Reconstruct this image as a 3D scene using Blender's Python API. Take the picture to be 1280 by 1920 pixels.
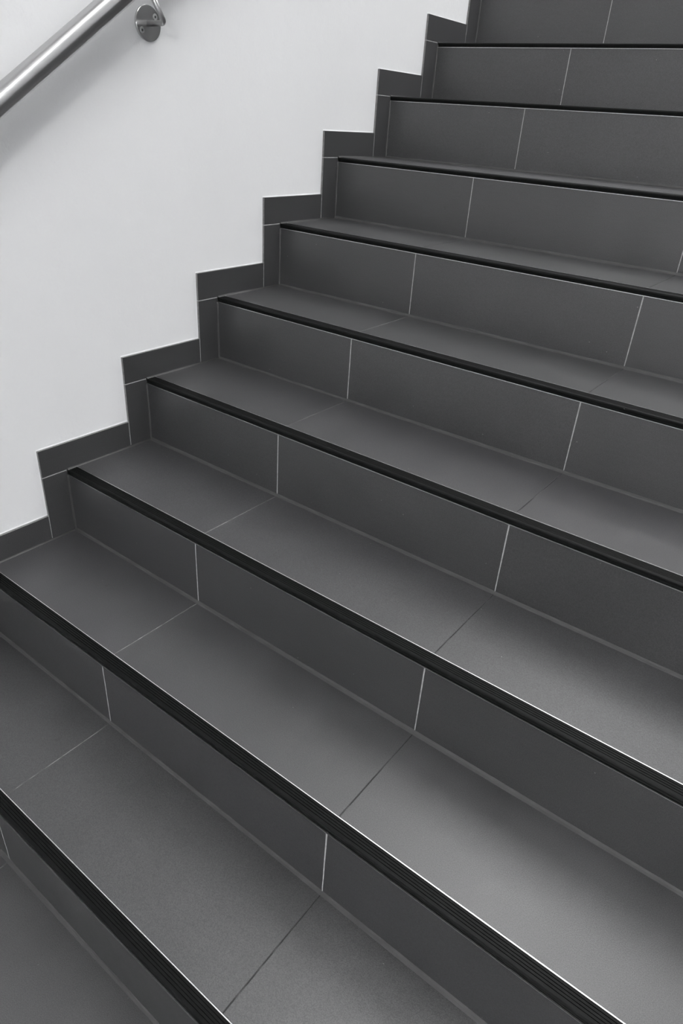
import bpy, math, random
from mathutils import Vector, Matrix
random.seed(7)
for o in list(bpy.data.objects): bpy.data.objects.remove(o)
scn = bpy.context.scene
COL = scn.collection

# ------------------------------------------------------------------ camera
cd = bpy.data.cameras.new('camera'); cam = bpy.data.objects.new('camera', cd); COL.objects.link(cam)
cam.location = (1.48541, -0.31848, 1.19577)
cam.rotation_mode = 'XYZ'; cam.rotation_euler = (1.04394, -0.06162, 0.65323)
cd.sensor_fit = 'VERTICAL'; cd.sensor_height = 36.0; cd.sensor_width = 24.0
cd.lens = 1277.54 / 1920 * 36.0
cd.clip_start = 0.02
scn.camera = cam

# ------------------------------------------------------------------ world, exposure
w = bpy.data.worlds.new('world'); scn.world = w; w.use_nodes = True
w.node_tree.nodes['Background'].inputs[0].default_value = (0.80, 0.80, 0.82, 1)
w.node_tree.nodes['Background'].inputs[1].default_value = 0.3
scn.view_settings.view_transform = 'Standard'; scn.view_settings.look = 'None'
scn.view_settings.gamma = 1.0; scn.view_settings.use_curve_mapping = False
scn.view_settings.exposure = 0.05

# lamps of the place: (centre x, y, z, size x, size y, strength, label)
LAMPS = [
    (3.40, -4.20, 2.80, 0.40, 0.40, 580.0, 'square ceiling lamp over the lower landing, behind the camera', 'wide'),
    (1.75, 0.60, 4.15, 1.50, 2.10, 6.5, 'oblong ceiling lamp over the lower half of the flight', 'wide'),
    (1.15, 3.05, 4.15, 1.50, 2.30, 8.4, 'oblong ceiling lamp over the upper half of the flight', 'wide'),
]

# ------------------------------------------------------------------ stair figures (metres)
D, H = 0.26888, 0.17998              # going and rise
JA, PITCH = 0.48433, 0.603           # first upright joint, tile pitch
P, T = 0.0291, 0.0124                # nosing: depth on the tread, height on the riser
HS, E = 0.0727, 0.0726               # skirting: height above tread, stand-off before the riser
W = 4.00                             # width of the flight
WX = -0.008                          # plaster face of the left wall (skirting face is x = 0)
K0, K1 = -2, 11                      # risers K0 .. K1
DY = [-3.6, 0.2, -2.15, 1.56, 4.81, 1.23, 2.55, 1.52, -3.12, -3.0]
DZ = [-3.48, 0.03, 0.69, 1.46, 1.43, 2.48, 0.72, 1.65, -4.97, -2.0]
DA = [0, -3.82, -0.92, -0.75, 0.4, 2.77, 2.35, 0.45, 0.31, 0]
DB = [0, -2.25, -0.06, 0.42, -0.73, 1.85, 0.0, 0.0, 0.0, 0.0]
DH = [0, -2.07, 0.58, 0.23, 1.55, 1.49, -0.27, -1.45, -0.05, 0.0]
DE = [0, 0, 2.63, 2.47, -0.43, 2.39, -0.25, -1.16, -2.66, -3.0]
def g(a, k): return a[k] * 0.001 if 0 <= k <= 9 else 0.0
def Y(k): return k * D + g(DY, k)
def Z(k): return k * H + g(DZ, k)
def SE(k): return Y(k) - E + g(DE, k)          # outer edge of the skirting before riser k
def SH(k): return Z(k) + HS + g(DH, k)         # top of the skirting above tread k
def joints(k):                                  # upright joints of riser k (and of tread k-1)
    a, b = JA + g(DA, k), JA + PITCH + g(DB, k)
    return [0.0, a, b, b + PITCH, b + 2 * PITCH, b + 3 * PITCH, b + 4 * PITCH, W]

# ------------------------------------------------------------------ materials
def mat(name):
    m = bpy.data.materials.new(name); m.use_nodes = True
    return m, m.node_tree.nodes, m.node_tree.links, m.node_tree.nodes['Principled BSDF']
def node(N, t, **kw):
    n = N.new(t)
    for k, v in kw.items():
        if k in n.inputs: n.inputs[k].default_value = v
        else: setattr(n, k, v)
    return n
def ramp(N, L, src, stops):
    r = N.new('ShaderNodeValToRGB'); L.new(src, r.inputs[0])
    els = r.color_ramp.elements
    els[0].position, els[0].color = stops[0][0], (*stops[0][1], 1)
    els[1].position, els[1].color = stops[1][0], (*stops[1][1], 1)
    for p, c in stops[2:]:
        e = els.new(p); e.color = (*c, 1)
    return r
def gv(v, b=1.0): return (v, v, v * b)

def tile_mat(name, base, rough, tint=1.02, spec=0.5):
    m, N, L, B = mat(name)
    tc = node(N, 'ShaderNodeTexCoord'); oi = node(N, 'ShaderNodeObjectInfo')
    geo = node(N, 'ShaderNodeNewGeometry')
    big = node(N, 'ShaderNodeTexNoise', Scale=7.0, Detail=4.0, Roughness=0.6); L.new(geo.outputs['Position'], big.inputs['Vector'])
    fine = node(N, 'ShaderNodeTexNoise', Scale=700.0, Detail=2.0, Roughness=0.7); L.new(geo.outputs['Position'], fine.inputs['Vector'])
    mp = node(N, 'ShaderNodeMapping'); mp.inputs['Scale'].default_value = (6, 1, 60); L.new(geo.outputs['Position'], mp.inputs[0])
    streak = node(N, 'ShaderNodeTexNoise', Scale=3.0, Detail=3.0); L.new(mp.outputs[0], streak.inputs['Vector'])
    r1 = ramp(N, L, big.outputs[0], [(0.3, gv(base * 0.92, tint)), (0.7, gv(base * 1.08, tint))])
    r2 = ramp(N, L, fine.outputs[0], [(0.36, gv(0.5)), (0.64, gv(1.55))])
    mx = node(N, 'ShaderNodeMix', data_type='RGBA', blend_type='MULTIPLY'); mx.inputs[0].default_value = 1.0
    L.new(r1.outputs[0], mx.inputs[6]); L.new(r2.outputs[0], mx.inputs[7])
    r3 = ramp(N, L, streak.outputs[0], [(0.3, gv(0.95)), (0.7, gv(1.05))])
    mx2 = node(N, 'ShaderNodeMix', data_type='RGBA', blend_type='MULTIPLY'); mx2.inputs[0].default_value = 1.0
    L.new(mx.outputs[2], mx2.inputs[6]); L.new(r3.outputs[0], mx2.inputs[7])
    # tile-to-tile shade
    r4 = ramp(N, L, oi.outputs['Random'], [(0.0, (0.97, 0.975, 0.985)), (0.5, (1.0, 0.995, 1.015)), (1.0, (1.02, 1.02, 1.035))])
    mx3 = node(N, 'ShaderNodeMix', data_type='RGBA', blend_type='MULTIPLY'); mx3.inputs[0].default_value = 1.0
    L.new(mx2.outputs[2], mx3.inputs[6]); L.new(r4.outputs[0], mx3.inputs[7])
    # sparse scuffs and dust specks
    sc = node(N, 'ShaderNodeTexNoise', Scale=38.0, Detail=2.0); L.new(geo.outputs['Position'], sc.inputs['Vector'])
    rs = ramp(N, L, sc.outputs[0], [(0.74, gv(0.0)), (0.80, gv(0.5))])
    mx4 = node(N, 'ShaderNodeMix', data_type='RGBA'); L.new(rs.outputs[0], mx4.inputs[0])
    L.new(mx3.outputs[2], mx4.inputs[6]); mx4.inputs[7].default_value = (0.022, 0.022, 0.022, 1)
    vo = node(N, 'ShaderNodeTexVoronoi', Scale=22.0); L.new(geo.outputs['Position'], vo.inputs['Vector'])
    rv = ramp(N, L, vo.outputs['Distance'], [(0.018, gv(0.6)), (0.03, gv(0.0))])
    mx5 = node(N, 'ShaderNodeMix', data_type='RGBA'); L.new(rv.outputs[0], mx5.inputs[0])
    L.new(mx4.outputs[2], mx5.inputs[6]); mx5.inputs[7].default_value = (0.30, 0.30, 0.30, 1)
    L.new(mx5.outputs[2], B.inputs['Base Color'])
    rr = ramp(N, L, big.outputs[0], [(0.3, gv(rough - 0.03)), (0.7, gv(rough + 0.03))])
    L.new(rr.outputs[0], B.inputs['Roughness'])
    B.inputs['Specular IOR Level'].default_value = spec
    bp = node(N, 'ShaderNodeBump', Strength=0.5, Distance=0.0005); L.new(fine.outputs[0], bp.inputs['Height'])
    L.new(bp.outputs[0], B.inputs['Normal'])
    return m

M_TREAD = tile_mat('dark grey stoneware tread', 0.043, 0.41, spec=0.9)  # same stoneware as the risers, paler: light on treads partly in the colour
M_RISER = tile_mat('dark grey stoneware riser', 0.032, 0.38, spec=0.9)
M_SKIRT = tile_mat('dark grey stoneware skirting', 0.037, 0.42, spec=0.8)

def plain(name, col, rough, metal=0.0, spec=0.5, noise=None, bump=None):
    m, N, L, B = mat(name)
    B.inputs['Roughness'].default_value = rough; B.inputs['Metallic'].default_value = metal
    B.inputs['Specular IOR Level'].default_value = spec
    geo = node(N, 'ShaderNodeNewGeometry')
    if noise:
        n = node(N, 'ShaderNodeTexNoise', Scale=noise[0], Detail=4.0); L.new(geo.outputs['Position'], n.inputs['Vector'])
        r = ramp(N, L, n.outputs[0], [(noise[3] if len(noise) > 3 else 0.35, tuple(c * noise[1] for c in col)),
                                      (noise[4] if len(noise) > 4 else 0.65, tuple(c * noise[2] for c in col))])
        L.new(r.outputs[0], B.inputs['Base Color'])
    else: B.inputs['Base Color'].default_value = (*col, 1)
    if bump:
        b = node(N, 'ShaderNodeTexNoise', Scale=bump[0], Detail=3.0); L.new(geo.outputs['Position'], b.inputs['Vector'])
        bp = node(N, 'ShaderNodeBump', Strength=bump[1], Distance=bump[2]); L.new(b.outputs[0], bp.inputs['Height'])
        L.new(bp.outputs[0], B.inputs['Normal'])
    return m
M_GROUT_R = plain('pale cement grout', gv(0.36), 0.85, noise=(120, 0.8, 1.12))
M_GROUT_T = plain('worn cement grout', gv(0.20), 0.7, noise=(45, 0.45, 1.7, 0.35, 0.7))
M_SEAL = plain('grey silicone sealant', gv(0.044), 0.6, spec=0.4, noise=(25, 0.92, 1.08))
M_SEAL_SIDE = plain('thin grey silicone sealant', gv(0.024), 0.5, spec=0.6, noise=(25, 0.9, 1.1))
M_GROUT_D = plain('dirty cement grout', gv(0.055), 0.8, noise=(30, 0.5, 2.6, 0.45, 0.75))
M_MORTAR = plain('mortar', gv(0.22), 0.9, noise=(60, 0.8, 1.1))
M_RUBBER = plain('black ribbed vinyl', (0.0026, 0.0029, 0.0028), 0.5, spec=0.14, noise=(90, 0.75, 1.5), bump=(500, 0.2, 0.0003))
M_ALU = plain('mill finish aluminium', gv(0.82), 0.32, 1.0, noise=(200, 0.85, 1.05))
M_SOCKET_SHADE = plain('socket shadow steel', gv(0.12), 0.5, 1.0)
M_CEIL = plain('ceiling paint', gv(0.78), 0.9)

def wall_mat():
    m, N, L, B = mat('white wall paint')
    geo = node(N, 'ShaderNodeNewGeometry')
    a = node(N, 'ShaderNodeTexNoise', Scale=1.7, Detail=3.0); L.new(geo.outputs['Position'], a.inputs['Vector'])
    r = ramp(N, L, a.outputs[0], [(0.3, (0.745, 0.75, 0.758)), (0.7, (0.775, 0.78, 0.788))])
    L.new(r.outputs[0], B.inputs['Base Color'])
    B.inputs['Roughness'].default_value = 0.7; B.inputs['Specular IOR Level'].default_value = 0.3
    f = node(N, 'ShaderNodeTexNoise', Scale=150.0, Detail=4.0, Roughness=0.55); L.new(geo.outputs['Position'], f.inputs['Vector'])
    c = node(N, 'ShaderNodeTexNoise', Scale=26.0, Detail=3.0); L.new(geo.outputs['Position'], c.inputs['Vector'])
    b1 = node(N, 'ShaderNodeBump', Strength=0.6, Distance=0.0010); L.new(f.outputs[0], b1.inputs['Height'])
    b2 = node(N, 'ShaderNodeBump', Strength=0.5, Distance=0.0030); L.new(c.outputs[0], b2.inputs['Height'])
    v = node(N, 'ShaderNodeTexVoronoi', Scale=9.0); L.new(geo.outputs['Position'], v.inputs['Vector'])
    rv = ramp(N, L, v.outputs['Distance'], [(0.02, gv(0.0)), (0.04, gv(1.0))])
    b3 = node(N, 'ShaderNodeBump', Strength=0.5, Distance=0.0008); L.new(rv.outputs[0], b3.inputs['Height'])
    L.new(b1.outputs[0], b2.inputs['Normal']); L.new(b2.outputs[0], b3.inputs['Normal']); L.new(b3.outputs[0], B.inputs['Normal'])
    return m
M_WALL = wall_mat()

def steel_mat(name, col, rough, aniso, radial=False, axis=None):
    m, N, L, B = mat(name)
    B.inputs['Metallic'].default_value = 1.0
    tc = node(N, 'ShaderNodeTexCoord')
    mp = node(N, 'ShaderNodeMapping'); mp.inputs['Scale'].default_value = (900, 900, 6) if not radial else (60, 60, 60)
    L.new(tc.outputs['Object'], mp.inputs[0])
    n = node(N, 'ShaderNodeTexNoise', Scale=1.0, Detail=3.0); L.new(mp.outputs[0], n.inputs['Vector'])
    r = ramp(N, L, n.outputs[0], [(0.3, gv(col * 0.97)), (0.7, gv(col * 1.02))]); L.new(r.outputs[0], B.inputs['Base Color'])
    rr = ramp(N, L, n.outputs[0], [(0.3, gv(rough - 0.01)), (0.7, gv(rough + 0.015))]); L.new(rr.outputs[0], B.inputs['Roughness'])
    B.inputs['Anisotropic'].default_value = aniso
    if axis:
        B.inputs['Anisotropic Rotation'].default_value = 0.25
        t = node(N, 'ShaderNodeTangent'); t.direction_type = 'RADIAL'; t.axis = 'Z'; L.new(t.outputs[0], B.inputs['Tangent'])
    return m
M_STEEL = steel_mat('brushed stainless tube', 0.56, 0.32, 0.8, axis='Z')
M_ROD = plain('satin stainless rod', gv(0.40), 0.3, 1.0, noise=(300, 0.97, 1.03))
M_DISC = steel_mat('turned stainless plate', 0.66, 0.20, 0.6, True, 'Z')

# ------------------------------------------------------------------ mesh helpers
def mesh_obj(name, verts, faces, m, parent=None, smooth=False, mats=None, fm=None):
    me = bpy.data.meshes.new(name); me.from_pydata([tuple(v) for v in verts], [], faces); me.update()
    for x in (mats or [m]): me.materials.append(x)
    if fm:
        for p, i in zip(me.polygons, fm): p.material_index = i
    if smooth:
        for p in me.polygons: p.use_smooth = True
    o = bpy.data.objects.new(name, me); COL.objects.link(o)
    if parent: o.parent = parent
    return o
BF = [(0, 3, 2, 1), (4, 5, 6, 7), (0, 1, 5, 4), (1, 2, 6, 5), (2, 3, 7, 6), (3, 0, 4, 7)]
def box(x0, x1, y0, y1, z0, z1):
    return [(x0, y0, z0), (x1, y0, z0), (x1, y1, z0), (x0, y1, z0), (x0, y0, z1), (x1, y0, z1), (x1, y1, z1), (x0, y1, z1)], list(BF)
def chamfer_box(x0, x1, y0, y1, z0, z1, c, face):
    """box whose one visible face ('z+','y-','x+') has a small arris all round: 9 quads"""
    if face == 'z+':
        A = [(x0, y0), (x1, y0), (x1, y1), (x0, y1)]; B_ = [(x0 + c, y0 + c), (x1 - c, y0 + c), (x1 - c, y1 - c), (x0 + c, y1 - c)]
        v = [(a, b, z0) for a, b in A] + [(a, b, z1 - c) for a, b in A] + [(a, b, z1) for a, b in B_]
        flip = False
    elif face == 'y-':
        A = [(x0, z0), (x1, z0), (x1, z1), (x0, z1)]; B_ = [(x0 + c, z0 + c), (x1 - c, z0 + c), (x1 - c, z1 - c), (x0 + c, z1 - c)]
        v = [(a, y1, b) for a, b in A] + [(a, y0 + c, b) for a, b in A] + [(a, y0, b) for a, b in B_]
        flip = False
    else:
        A = [(y0, z0), (y1, z0), (y1, z1), (y0, z1)]; B_ = [(y0 + c, z0 + c), (y1 - c, z0 + c), (y1 - c, z1 - c), (y0 + c, z1 - c)]
        v = [(x0, a, b) for a, b in A] + [(x1 - c, a, b) for a, b in A] + [(x1, a, b) for a, b in B_]
        flip = False
    f = [(3, 2, 1, 0), (8, 9, 10, 11)]
    for i in range(4):
        j = (i + 1) % 4
        f += [(i, j, 4 + j, 4 + i), (4 + i, 4 + j, 8 + j, 8 + i)]
    return v, f
def extrude_x(prof, x0, x1):
    n = len(prof)
    v = [(x0, a, b) for a, b in prof] + [(x1, a, b) for a, b in prof]
    f = [(i, n + i, n + (i + 1) % n, (i + 1) % n) for i in range(n)] + [tuple(range(n)), tuple(range(2 * n - 1, n - 1, -1))]
    return v, f
def merge(*parts):
    V, F = [], []
    for v, f in parts:
        b = len(V); V += list(v); F += [tuple(i + b for i in q) for q in f]
    return V, F
def empty(name, loc):
    o = bpy.data.objects.new(name, None); COL.objects.link(o); o.location = loc; o.empty_display_size = 0.1
    return o
def tag(o, label, cat, group=None):
    o['label'] = label; o['category'] = cat
    if group: o['group'] = group
def struct(o): o['kind'] = 'structure'; return o
def fix(o):
    import bmesh
    bm = bmesh.new(); bm.from_mesh(o.data); bmesh.ops.recalc_face_normals(bm, faces=bm.faces); bm.to_mesh(o.data); bm.free()

# ------------------------------------------------------------------ the shell
YB, YF, ZC, ZL = -5.20, 6.20, 4.25, 2.88
ZLOW, ZUP = Z(K0 - 1), Z(K1)
struct(mesh_obj('wall_left', *box(WX - 0.2, WX, YB, YF, ZLOW - 0.2, ZC), M_WALL))
struct(mesh_obj('wall_right', *box(W + 0.004, W + 0.2, YB, YF, ZLOW - 0.2, ZC), M_WALL))
struct(mesh_obj('wall_back', *box(WX, W, YB - 0.2, YB, ZLOW - 0.2, ZC), M_WALL))
struct(mesh_obj('wall_front', *box(WX, W, YF, YF + 0.2, ZUP - 0.2, ZC), M_WALL))
struct(mesh_obj('ceiling', *box(WX - 0.2, W + 0.2, YB - 0.2, YF + 0.2, ZC, ZC + 0.2), M_CEIL))
struct(mesh_obj('ceiling_landing', *box(WX, W, YB, -0.95, ZL, ZC), M_CEIL))
struct(mesh_obj('floor', *box(WX, W, YB, Y(K0) - 0.0005, ZLOW - 0.2, ZLOW), M_TREAD))
struct(mesh_obj('floor_upper', *box(WX, W, Y(K1) + 0.40, YF, ZUP - 0.2, ZUP), M_TREAD))

# ------------------------------------------------------------------ the staircase
stairs = empty('staircase', (W / 2, Y(K0), ZLOW))
tag(stairs, 'wide staircase of dark grey stoneware tiles with black ribbed nosings beside the white wall', 'staircase')
M_EDGE_LIT = plain('lit tile edge', gv(0.17), 0.7, noise=(150, 0.75, 1.1))  # skirting edges paler than the faces: the light they catch is in the colour
def child(name, vf, m, parent, **kw):
    o = mesh_obj(name, *vf, m, parent, **kw); fix(o)
    return o
def place(o, root):                             # keep world coordinates when parented to an empty
    o.matrix_parent_inverse = Matrix.Translation(-root.location)

TH = 0.009; J = 0.0009                         # tile thickness, half joint
def nosing_profile():
    """black insert, (y, z) from the riser face / tread top, going front-bottom -> back"""
    pts = [(0.0035, -T), (0.0022, -T), (0.0004, -0.0090), (-0.0012, -0.0048), (-0.0012, -0.0026), (-0.0002, -0.0010), (0.0016, -0.0001), (0.0030, 0.0)]
    y = 0.0030
    while y < P - 0.0062:
        pts += [(y + 0.0034, 0.0002), (y + 0.0038, -0.0012), (y + 0.0045, -0.0012), (y + 0.0049, 0.0001)]
        y += 0.0049
    pts += [(P - 0.0024, 0.0), (P - 0.0024, -0.004), (0.0035, -0.004)]
    return pts
NP = nosing_profile()
for k in range(K0, K1 + 1):
    # step k: riser k and the tread it carries
    y0, z0 = Y(k), Z(k)
    yb = Y(k + 1) if k < K1 else Y(k) + 0.40
    step = mesh_obj('step', *box(0.0, W, y0 + TH + 0.001, yb + TH + 0.001 if k < K1 else yb, Z(k - 1) - TH - 0.001, z0 - TH - 0.001), M_MORTAR, stairs)
    place(step, stairs)
    xs = joints(k)
    zr0, zr1 = Z(k - 1), z0 - T - 0.0016
    for i in range(len(xs) - 1):
        a = xs[i] + (J if i else 0.0008); b = xs[i + 1] - (J if i < len(xs) - 2 else 0)
        dy = random.uniform(-0.0002, 0.0002)
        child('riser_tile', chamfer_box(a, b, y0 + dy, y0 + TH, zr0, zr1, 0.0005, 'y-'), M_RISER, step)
        if i:                                    # pointed a little proud, wider at the top than at the foot
            wt, wb = (0.0014, 0.0009) if i > 1 else (0.0011, 0.0009)
            gx = xs[i]
            v = [(gx - wb, y0 - 0.0003, zr0), (gx + wb, y0 - 0.0003, zr0), (gx + wb, y0 + TH, zr0), (gx - wb, y0 + TH, zr0),
                 (gx - wt, y0 - 0.0003, zr1), (gx + wt, y0 - 0.0003, zr1), (gx + wt, y0 + TH, zr1), (gx - wt, y0 + TH, zr1)]
            child('grout_joint', (v, list(BF)), M_GROUT_R, step)
    xt = joints(k + 1)
    yt0, yt1 = y0 + P + 0.0002, yb - 0.0005
    for i in range(len(xt) - 1):
        a = xt[i] + (J if i else 0.0008); b = xt[i + 1] - (J if i < len(xt) - 2 else 0)
        dz = random.uniform(-0.0003, 0.0002)
        child('tread_tile', chamfer_box(a, b, yt0, yt1, z0 - TH, z0 + dz, 0.0006, 'z+'), M_TREAD, step)
        if i: child('grout_joint', box(xt[i] - J, xt[i] + J, yt0, yt1, z0 - TH, z0 - 0.0009), M_GROUT_T if i == 1 else M_GROUT_D, step)
    # black ribbed insert and the aluminium profile that holds it
    x0n = 0.0015
    child('nosing_strip', extrude_x([(y0 + a, z0 + b) for a, b in NP], x0n, W - 0.001), M_RUBBER, step)
    tr = merge(box(x0n, W - 0.001, y0 + P - 0.0019, y0 + P - 0.0002, z0 - TH, z0 + 0.0004),
               box(x0n, W - 0.001, y0 - 0.0012, y0 + 0.0012, z0 - T - 0.0013, z0 - T - 0.0002),
               box(x0n, W - 0.001, y0 + 0.0015, y0 + P - 0.0023, z0 - TH, z0 - 0.0045))
    child('metal_trim', tr, M_ALU, step)
    # sealant beads: riser foot, along the skirting foot, up the skirting corner
    def bead(p0, along, u, v, r, n):
        """quarter fillet with slightly uneven width"""
        V, F = [], []
        random.seed(int(p0[1] * 1000) * 7 + n)
        q = [random.uniform(0.85, 1.2) for _ in range(n // 4 + 2)]
        for i in range(n + 1):
            t = i / n; f_ = t * (len(q) - 1); j0 = min(int(f_), len(q) - 2)
            rr = r * (q[j0] * (1 - f_ + j0) + q[j0 + 1] * (f_ - j0))
            c = Vector(p0) + Vector(along) * t; u_, v_ = Vector(u), Vector(v)
            V += [c, c + u_ * rr, c + u_ * rr * 0.42 + v_ * rr * 0.42, c + v_ * rr]
        for i in range(n):
            for a in range(4):
                b = (a + 1) % 4; F.append((4 * i + a, 4 * i + b, 4 * i + 4 + b, 4 * i + 4 + a))
        F += [(0, 1, 2, 3), tuple(4 * n + a for a in (3, 2, 1, 0))]
        return V, F
    foot = bead((0.001, y0 + 0.0002, Z(k - 1)), (W - 0.002, 0, 0), (0, -1, 0), (0, 0, 1), 0.0062, 48)
    child('sealant_bead', foot, M_SEAL, step)
    child('sealant_bead', bead((0.0, y0 + 0.0002, Z(k - 1)), (0, 0, H - T), (1, 0, 0), (0, -1, 0), 0.0038, 8), M_SEAL_SIDE, step)
    child('sealant_bead', bead((0.0, y0 + 0.001, z0), (0, yb - y0 - 0.002, 0), (1, 0, 0), (0, 0, 1), 0.0038, 12), M_SEAL_SIDE, step)

# ------------------------------------------------------------------ stepped skirting on the left wall
backs = []; 
for k in range(K0, K1 + 1):
    backs.append(box(WX, WX + 0.002, SE(k) + 0.001, Y(k + 1) - 0.0, Z(k - 1), SH(k) - 0.001))
sk = struct(mesh_obj('baseboard_left', *merge(*backs), M_MORTAR))
for k in range(K0, K1 + 1):
    e0, e1 = SE(k), SE(k + 1)
    child('skirting_tile', chamfer_box(WX + 0.002, 0.0, e0, e1 - 0.0016, Z(k) + 0.0008, SH(k), 0.0005, 'x+'), M_SKIRT, sk)
    child('skirting_tile', chamfer_box(WX + 0.002, 0.0, e0, Y(k) + 0.009, Z(k - 1) + 0.0, Z(k) - 0.0014, 0.0005, 'x+'), M_SKIRT, sk)
    child('grout_joint', merge(box(WX + 0.002, -0.0004, e0, Y(k) - 0.002, Z(k) - 0.0014, Z(k) + 0.0008),
                               box(WX + 0.002, -0.0004, e1 - 0.0016, e1, Z(k), SH(k) - 0.0005)), M_GROUT_R, sk)
    for c in sk.children:
        if c.name.startswith('skirting_tile') and len(c.data.materials) == 1:
            c.data.materials.append(M_EDGE_LIT)
            for p in c.data.polygons:
                if abs(p.normal.x) < 0.5: p.material_index = 1
    # paint-filled fillet where plaster meets the tile tops
    t = 0.0013
    child('paint_fillet', merge(
        extr := ([(WX, e0 - 0.001, SH(k)), (WX + t, e0, SH(k)), (WX, e0 - 0.001, SH(k) + 0.003), (WX, e1, SH(k)), (WX + t, e1, SH(k)), (WX, e1, SH(k) + 0.003)],
                 [(0, 1, 2), (3, 5, 4), (0, 3, 4, 1), (1, 4, 5, 2), (2, 5, 3, 0)]),
        ([(WX, e0, Z(k - 1) + HS), (WX + t, e0, Z(k - 1) + HS), (WX, e0 - 0.003, Z(k - 1) + HS), (WX, e0, SH(k)), (WX + t, e0, SH(k)), (WX, e0 - 0.003, SH(k))],
         [(0, 1, 2), (3, 5, 4), (0, 3, 4, 1), (1, 4, 5, 2), (2, 5, 3, 0)])), M_WALL, sk)

# ------------------------------------------------------------------ handrail
SL = H / D * 1.008
AX, AY, AZ = 0.0545, 0.4886, 1.1822           # a point of the tube axis
RT = 0.0221
dirv = Vector((0, 1, SL)).normalized()
def tube(pts, r, seg=48, cap=True):
    V, F = [], []
    n = len(pts)
    up = Vector((1, 0, 0))
    prev = None
    for i, p in enumerate(pts):
        d = (pts[min(i + 1, n - 1)] - pts[max(i - 1, 0)]).normalized()
        if prev is None: u = d.orthogonal().normalized()
        else: u = (prev - d * prev.dot(d)).normalized()
        prev = u; v = d.cross(u)
        for s in range(seg):
            a = 2 * math.pi * s / seg
            V.append(p + u * math.cos(a) * r + v * math.sin(a) * r)
    for i in range(n - 1):
        for s in range(seg):
            t = (s + 1) % seg
            F.append((i * seg + s, i * seg + t, (i + 1) * seg + t, (i + 1) * seg + s))
    if cap: F += [tuple(range(seg - 1, -1, -1)), tuple((n - 1) * seg + s for s in range(seg))]
    return V, F
rail_root = empty('handrail', (AX, AY, AZ))
tag(rail_root, 'round brushed steel handrail on a bent rod bracket fixed to the white wall', 'handrail')
L0, L1 = -1.0, 2.6
R = Matrix.Rotation(-math.atan(1 / SL) , 4, 'X')     # local z -> rail direction
rv, rf = tube([Vector((0, 0, L0)), Vector((0, 0, L1))], RT, 64)
rail = mesh_obj('rail_tube', rv, rf, M_STEEL, rail_root, smooth=False)
for p in rail.data.polygons: p.use_smooth = len(p.vertices) == 4
rail.matrix_local = R
BY, BZ = 0.8987, 1.3475
def railz(y): return AZ + (y - AY) * SL
# bracket: mounting plate on the wall, rod out and up to the tube
plate_m = []
def disc(r, t, c, seg=64):
    V = [(0, 0, t)]; F = []
    rings = [(r * 0.15, t), (r * 0.5, t), (r - c, t), (r, t - c), (r, 0)]
    for rr, z in rings:
        for s in range(seg):
            a = 2 * math.pi * s / seg; V.append((rr * math.cos(a), rr * math.sin(a), z))
    for s in range(seg): F.append((0, 1 + s, 1 + (s + 1) % seg))
    for i in range(len(rings) - 1):
        for s in range(seg):
            a, b = 1 + i * seg + s, 1 + i * seg + (s + 1) % seg
            F.append((a, a + seg, b + seg, b))
    F.append(tuple(1 + (len(rings) - 1) * seg + s for s in range(seg - 1, -1, -1)))
    return V, F
bx_ = Vector((AX - 0.0035, BY, BZ))
pts = [Vector((WX + 0.004, BY, BZ))]
rb = 0.010
nrm = Vector((0, -SL, 1)).normalized()          # square to the rail, in the wall's plane
pts.append(Vector((bx_.x - rb, BY, BZ)))
for i in range(1, 10):
    a = math.pi / 2 * i / 9
    pts.append(Vector((bx_.x - rb + rb * math.sin(a), BY, BZ)) + nrm * (rb - rb * math.cos(a)))
pts.append(Vector((bx_.x, BY, BZ)) + nrm * ((railz(BY) - BZ) * math.cos(math.atan(SL)) - RT - 0.0005))
pr, fr = tube(pts, 0.0058, 24)
br = mesh_obj('bracket', pr, fr, M_ROD, rail_root); place(br, rail_root)
for p in br.data.polygons: p.use_smooth = len(p.vertices) == 4
dv, df = disc(0.0345, 0.005, 0.0008)
pl = mesh_obj('mounting_plate', dv, df, M_DISC, br)
pl.matrix_local = Matrix.Translation((WX, BY, BZ)) @ Matrix.Rotation(math.pi / 2, 4, 'Y')
for p in pl.data.polygons: p.use_smooth = False
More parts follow.
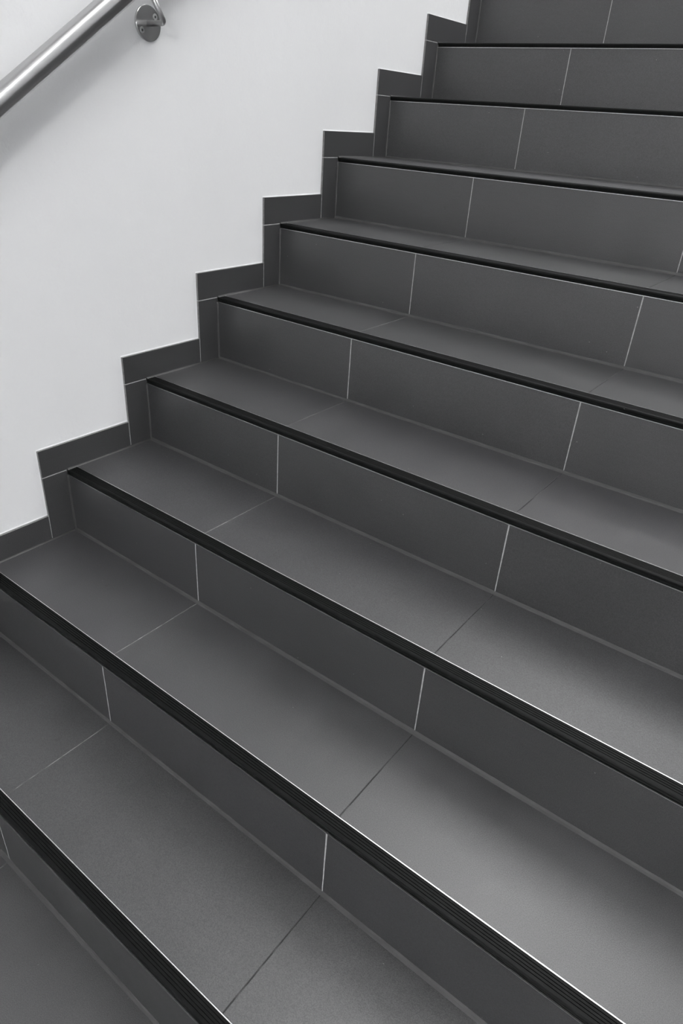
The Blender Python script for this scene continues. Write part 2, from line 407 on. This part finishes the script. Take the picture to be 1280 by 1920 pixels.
def screw():
    V, F = disc(0.0062, 0.0006, 0.0004, 20)
    # hexagon socket: dark hexagon laid on the head, the recess's shade painted in
    return V, F
for ang in (36, 216):
    a = math.radians(ang); yy = BY + 0.0240 * math.cos(a); zz = BZ + 0.0240 * math.sin(a)
    s_ = mesh_obj('screw', *screw(), M_ALU, br)
    s_.matrix_local = Matrix.Translation((WX + 0.005, yy, zz)) @ Matrix.Rotation(math.pi / 2, 4, 'Y')
    hv, hf = disc(0.0026, 0.0003, 0.0001, 6)
    hx = len(s_.data.vertices)
    V = [tuple(v.co) for v in s_.data.vertices] + [(x, y, z + 0.0006) for x, y, z in hv]
    F = [tuple(p.vertices) for p in s_.data.polygons]; n0 = len(F); F += [tuple(i + hx for i in f) for f in hf]
    me = bpy.data.meshes.new('screw'); me.from_pydata(V, [], F); me.materials.append(M_ALU); me.materials.append(M_SOCKET_SHADE)
    for i, p in enumerate(me.polygons): p.material_index = 1 if i >= n0 else 0
    s_.data = me

# ------------------------------------------------------------------ lamps (outside the frame)
for x, y, z, sx, sy, st, lab, kind in LAMPS:
    r = empty('ceiling_light', (x, y, z)); tag(r, lab, 'lamp')
    top = ZL if z < ZL else ZC
    fr_ = merge(box(x - sx / 2 - 0.02, x - sx / 2, y - sy / 2 - 0.02, y + sy / 2 + 0.02, z - 0.01, top),
                box(x + sx / 2, x + sx / 2 + 0.02, y - sy / 2 - 0.02, y + sy / 2 + 0.02, z - 0.01, top),
                box(x - sx / 2, x + sx / 2, y - sy / 2 - 0.02, y - sy / 2, z - 0.01, top),
                box(x - sx / 2, x + sx / 2, y + sy / 2, y + sy / 2 + 0.02, z - 0.01, top))
    f_ = mesh_obj('frame', *fr_, M_CEIL, r); place(f_, r)
    m, N, L, B = mat('lamp diffuser'); B.inputs['Emission Color'].default_value = (1, 1, 1, 1); B.inputs['Emission Strength'].default_value = st
    d = mesh_obj('diffuser', *box(x - sx / 2, x + sx / 2, y - sy / 2, y + sy / 2, z, z + 0.004), m, r); place(d, r)
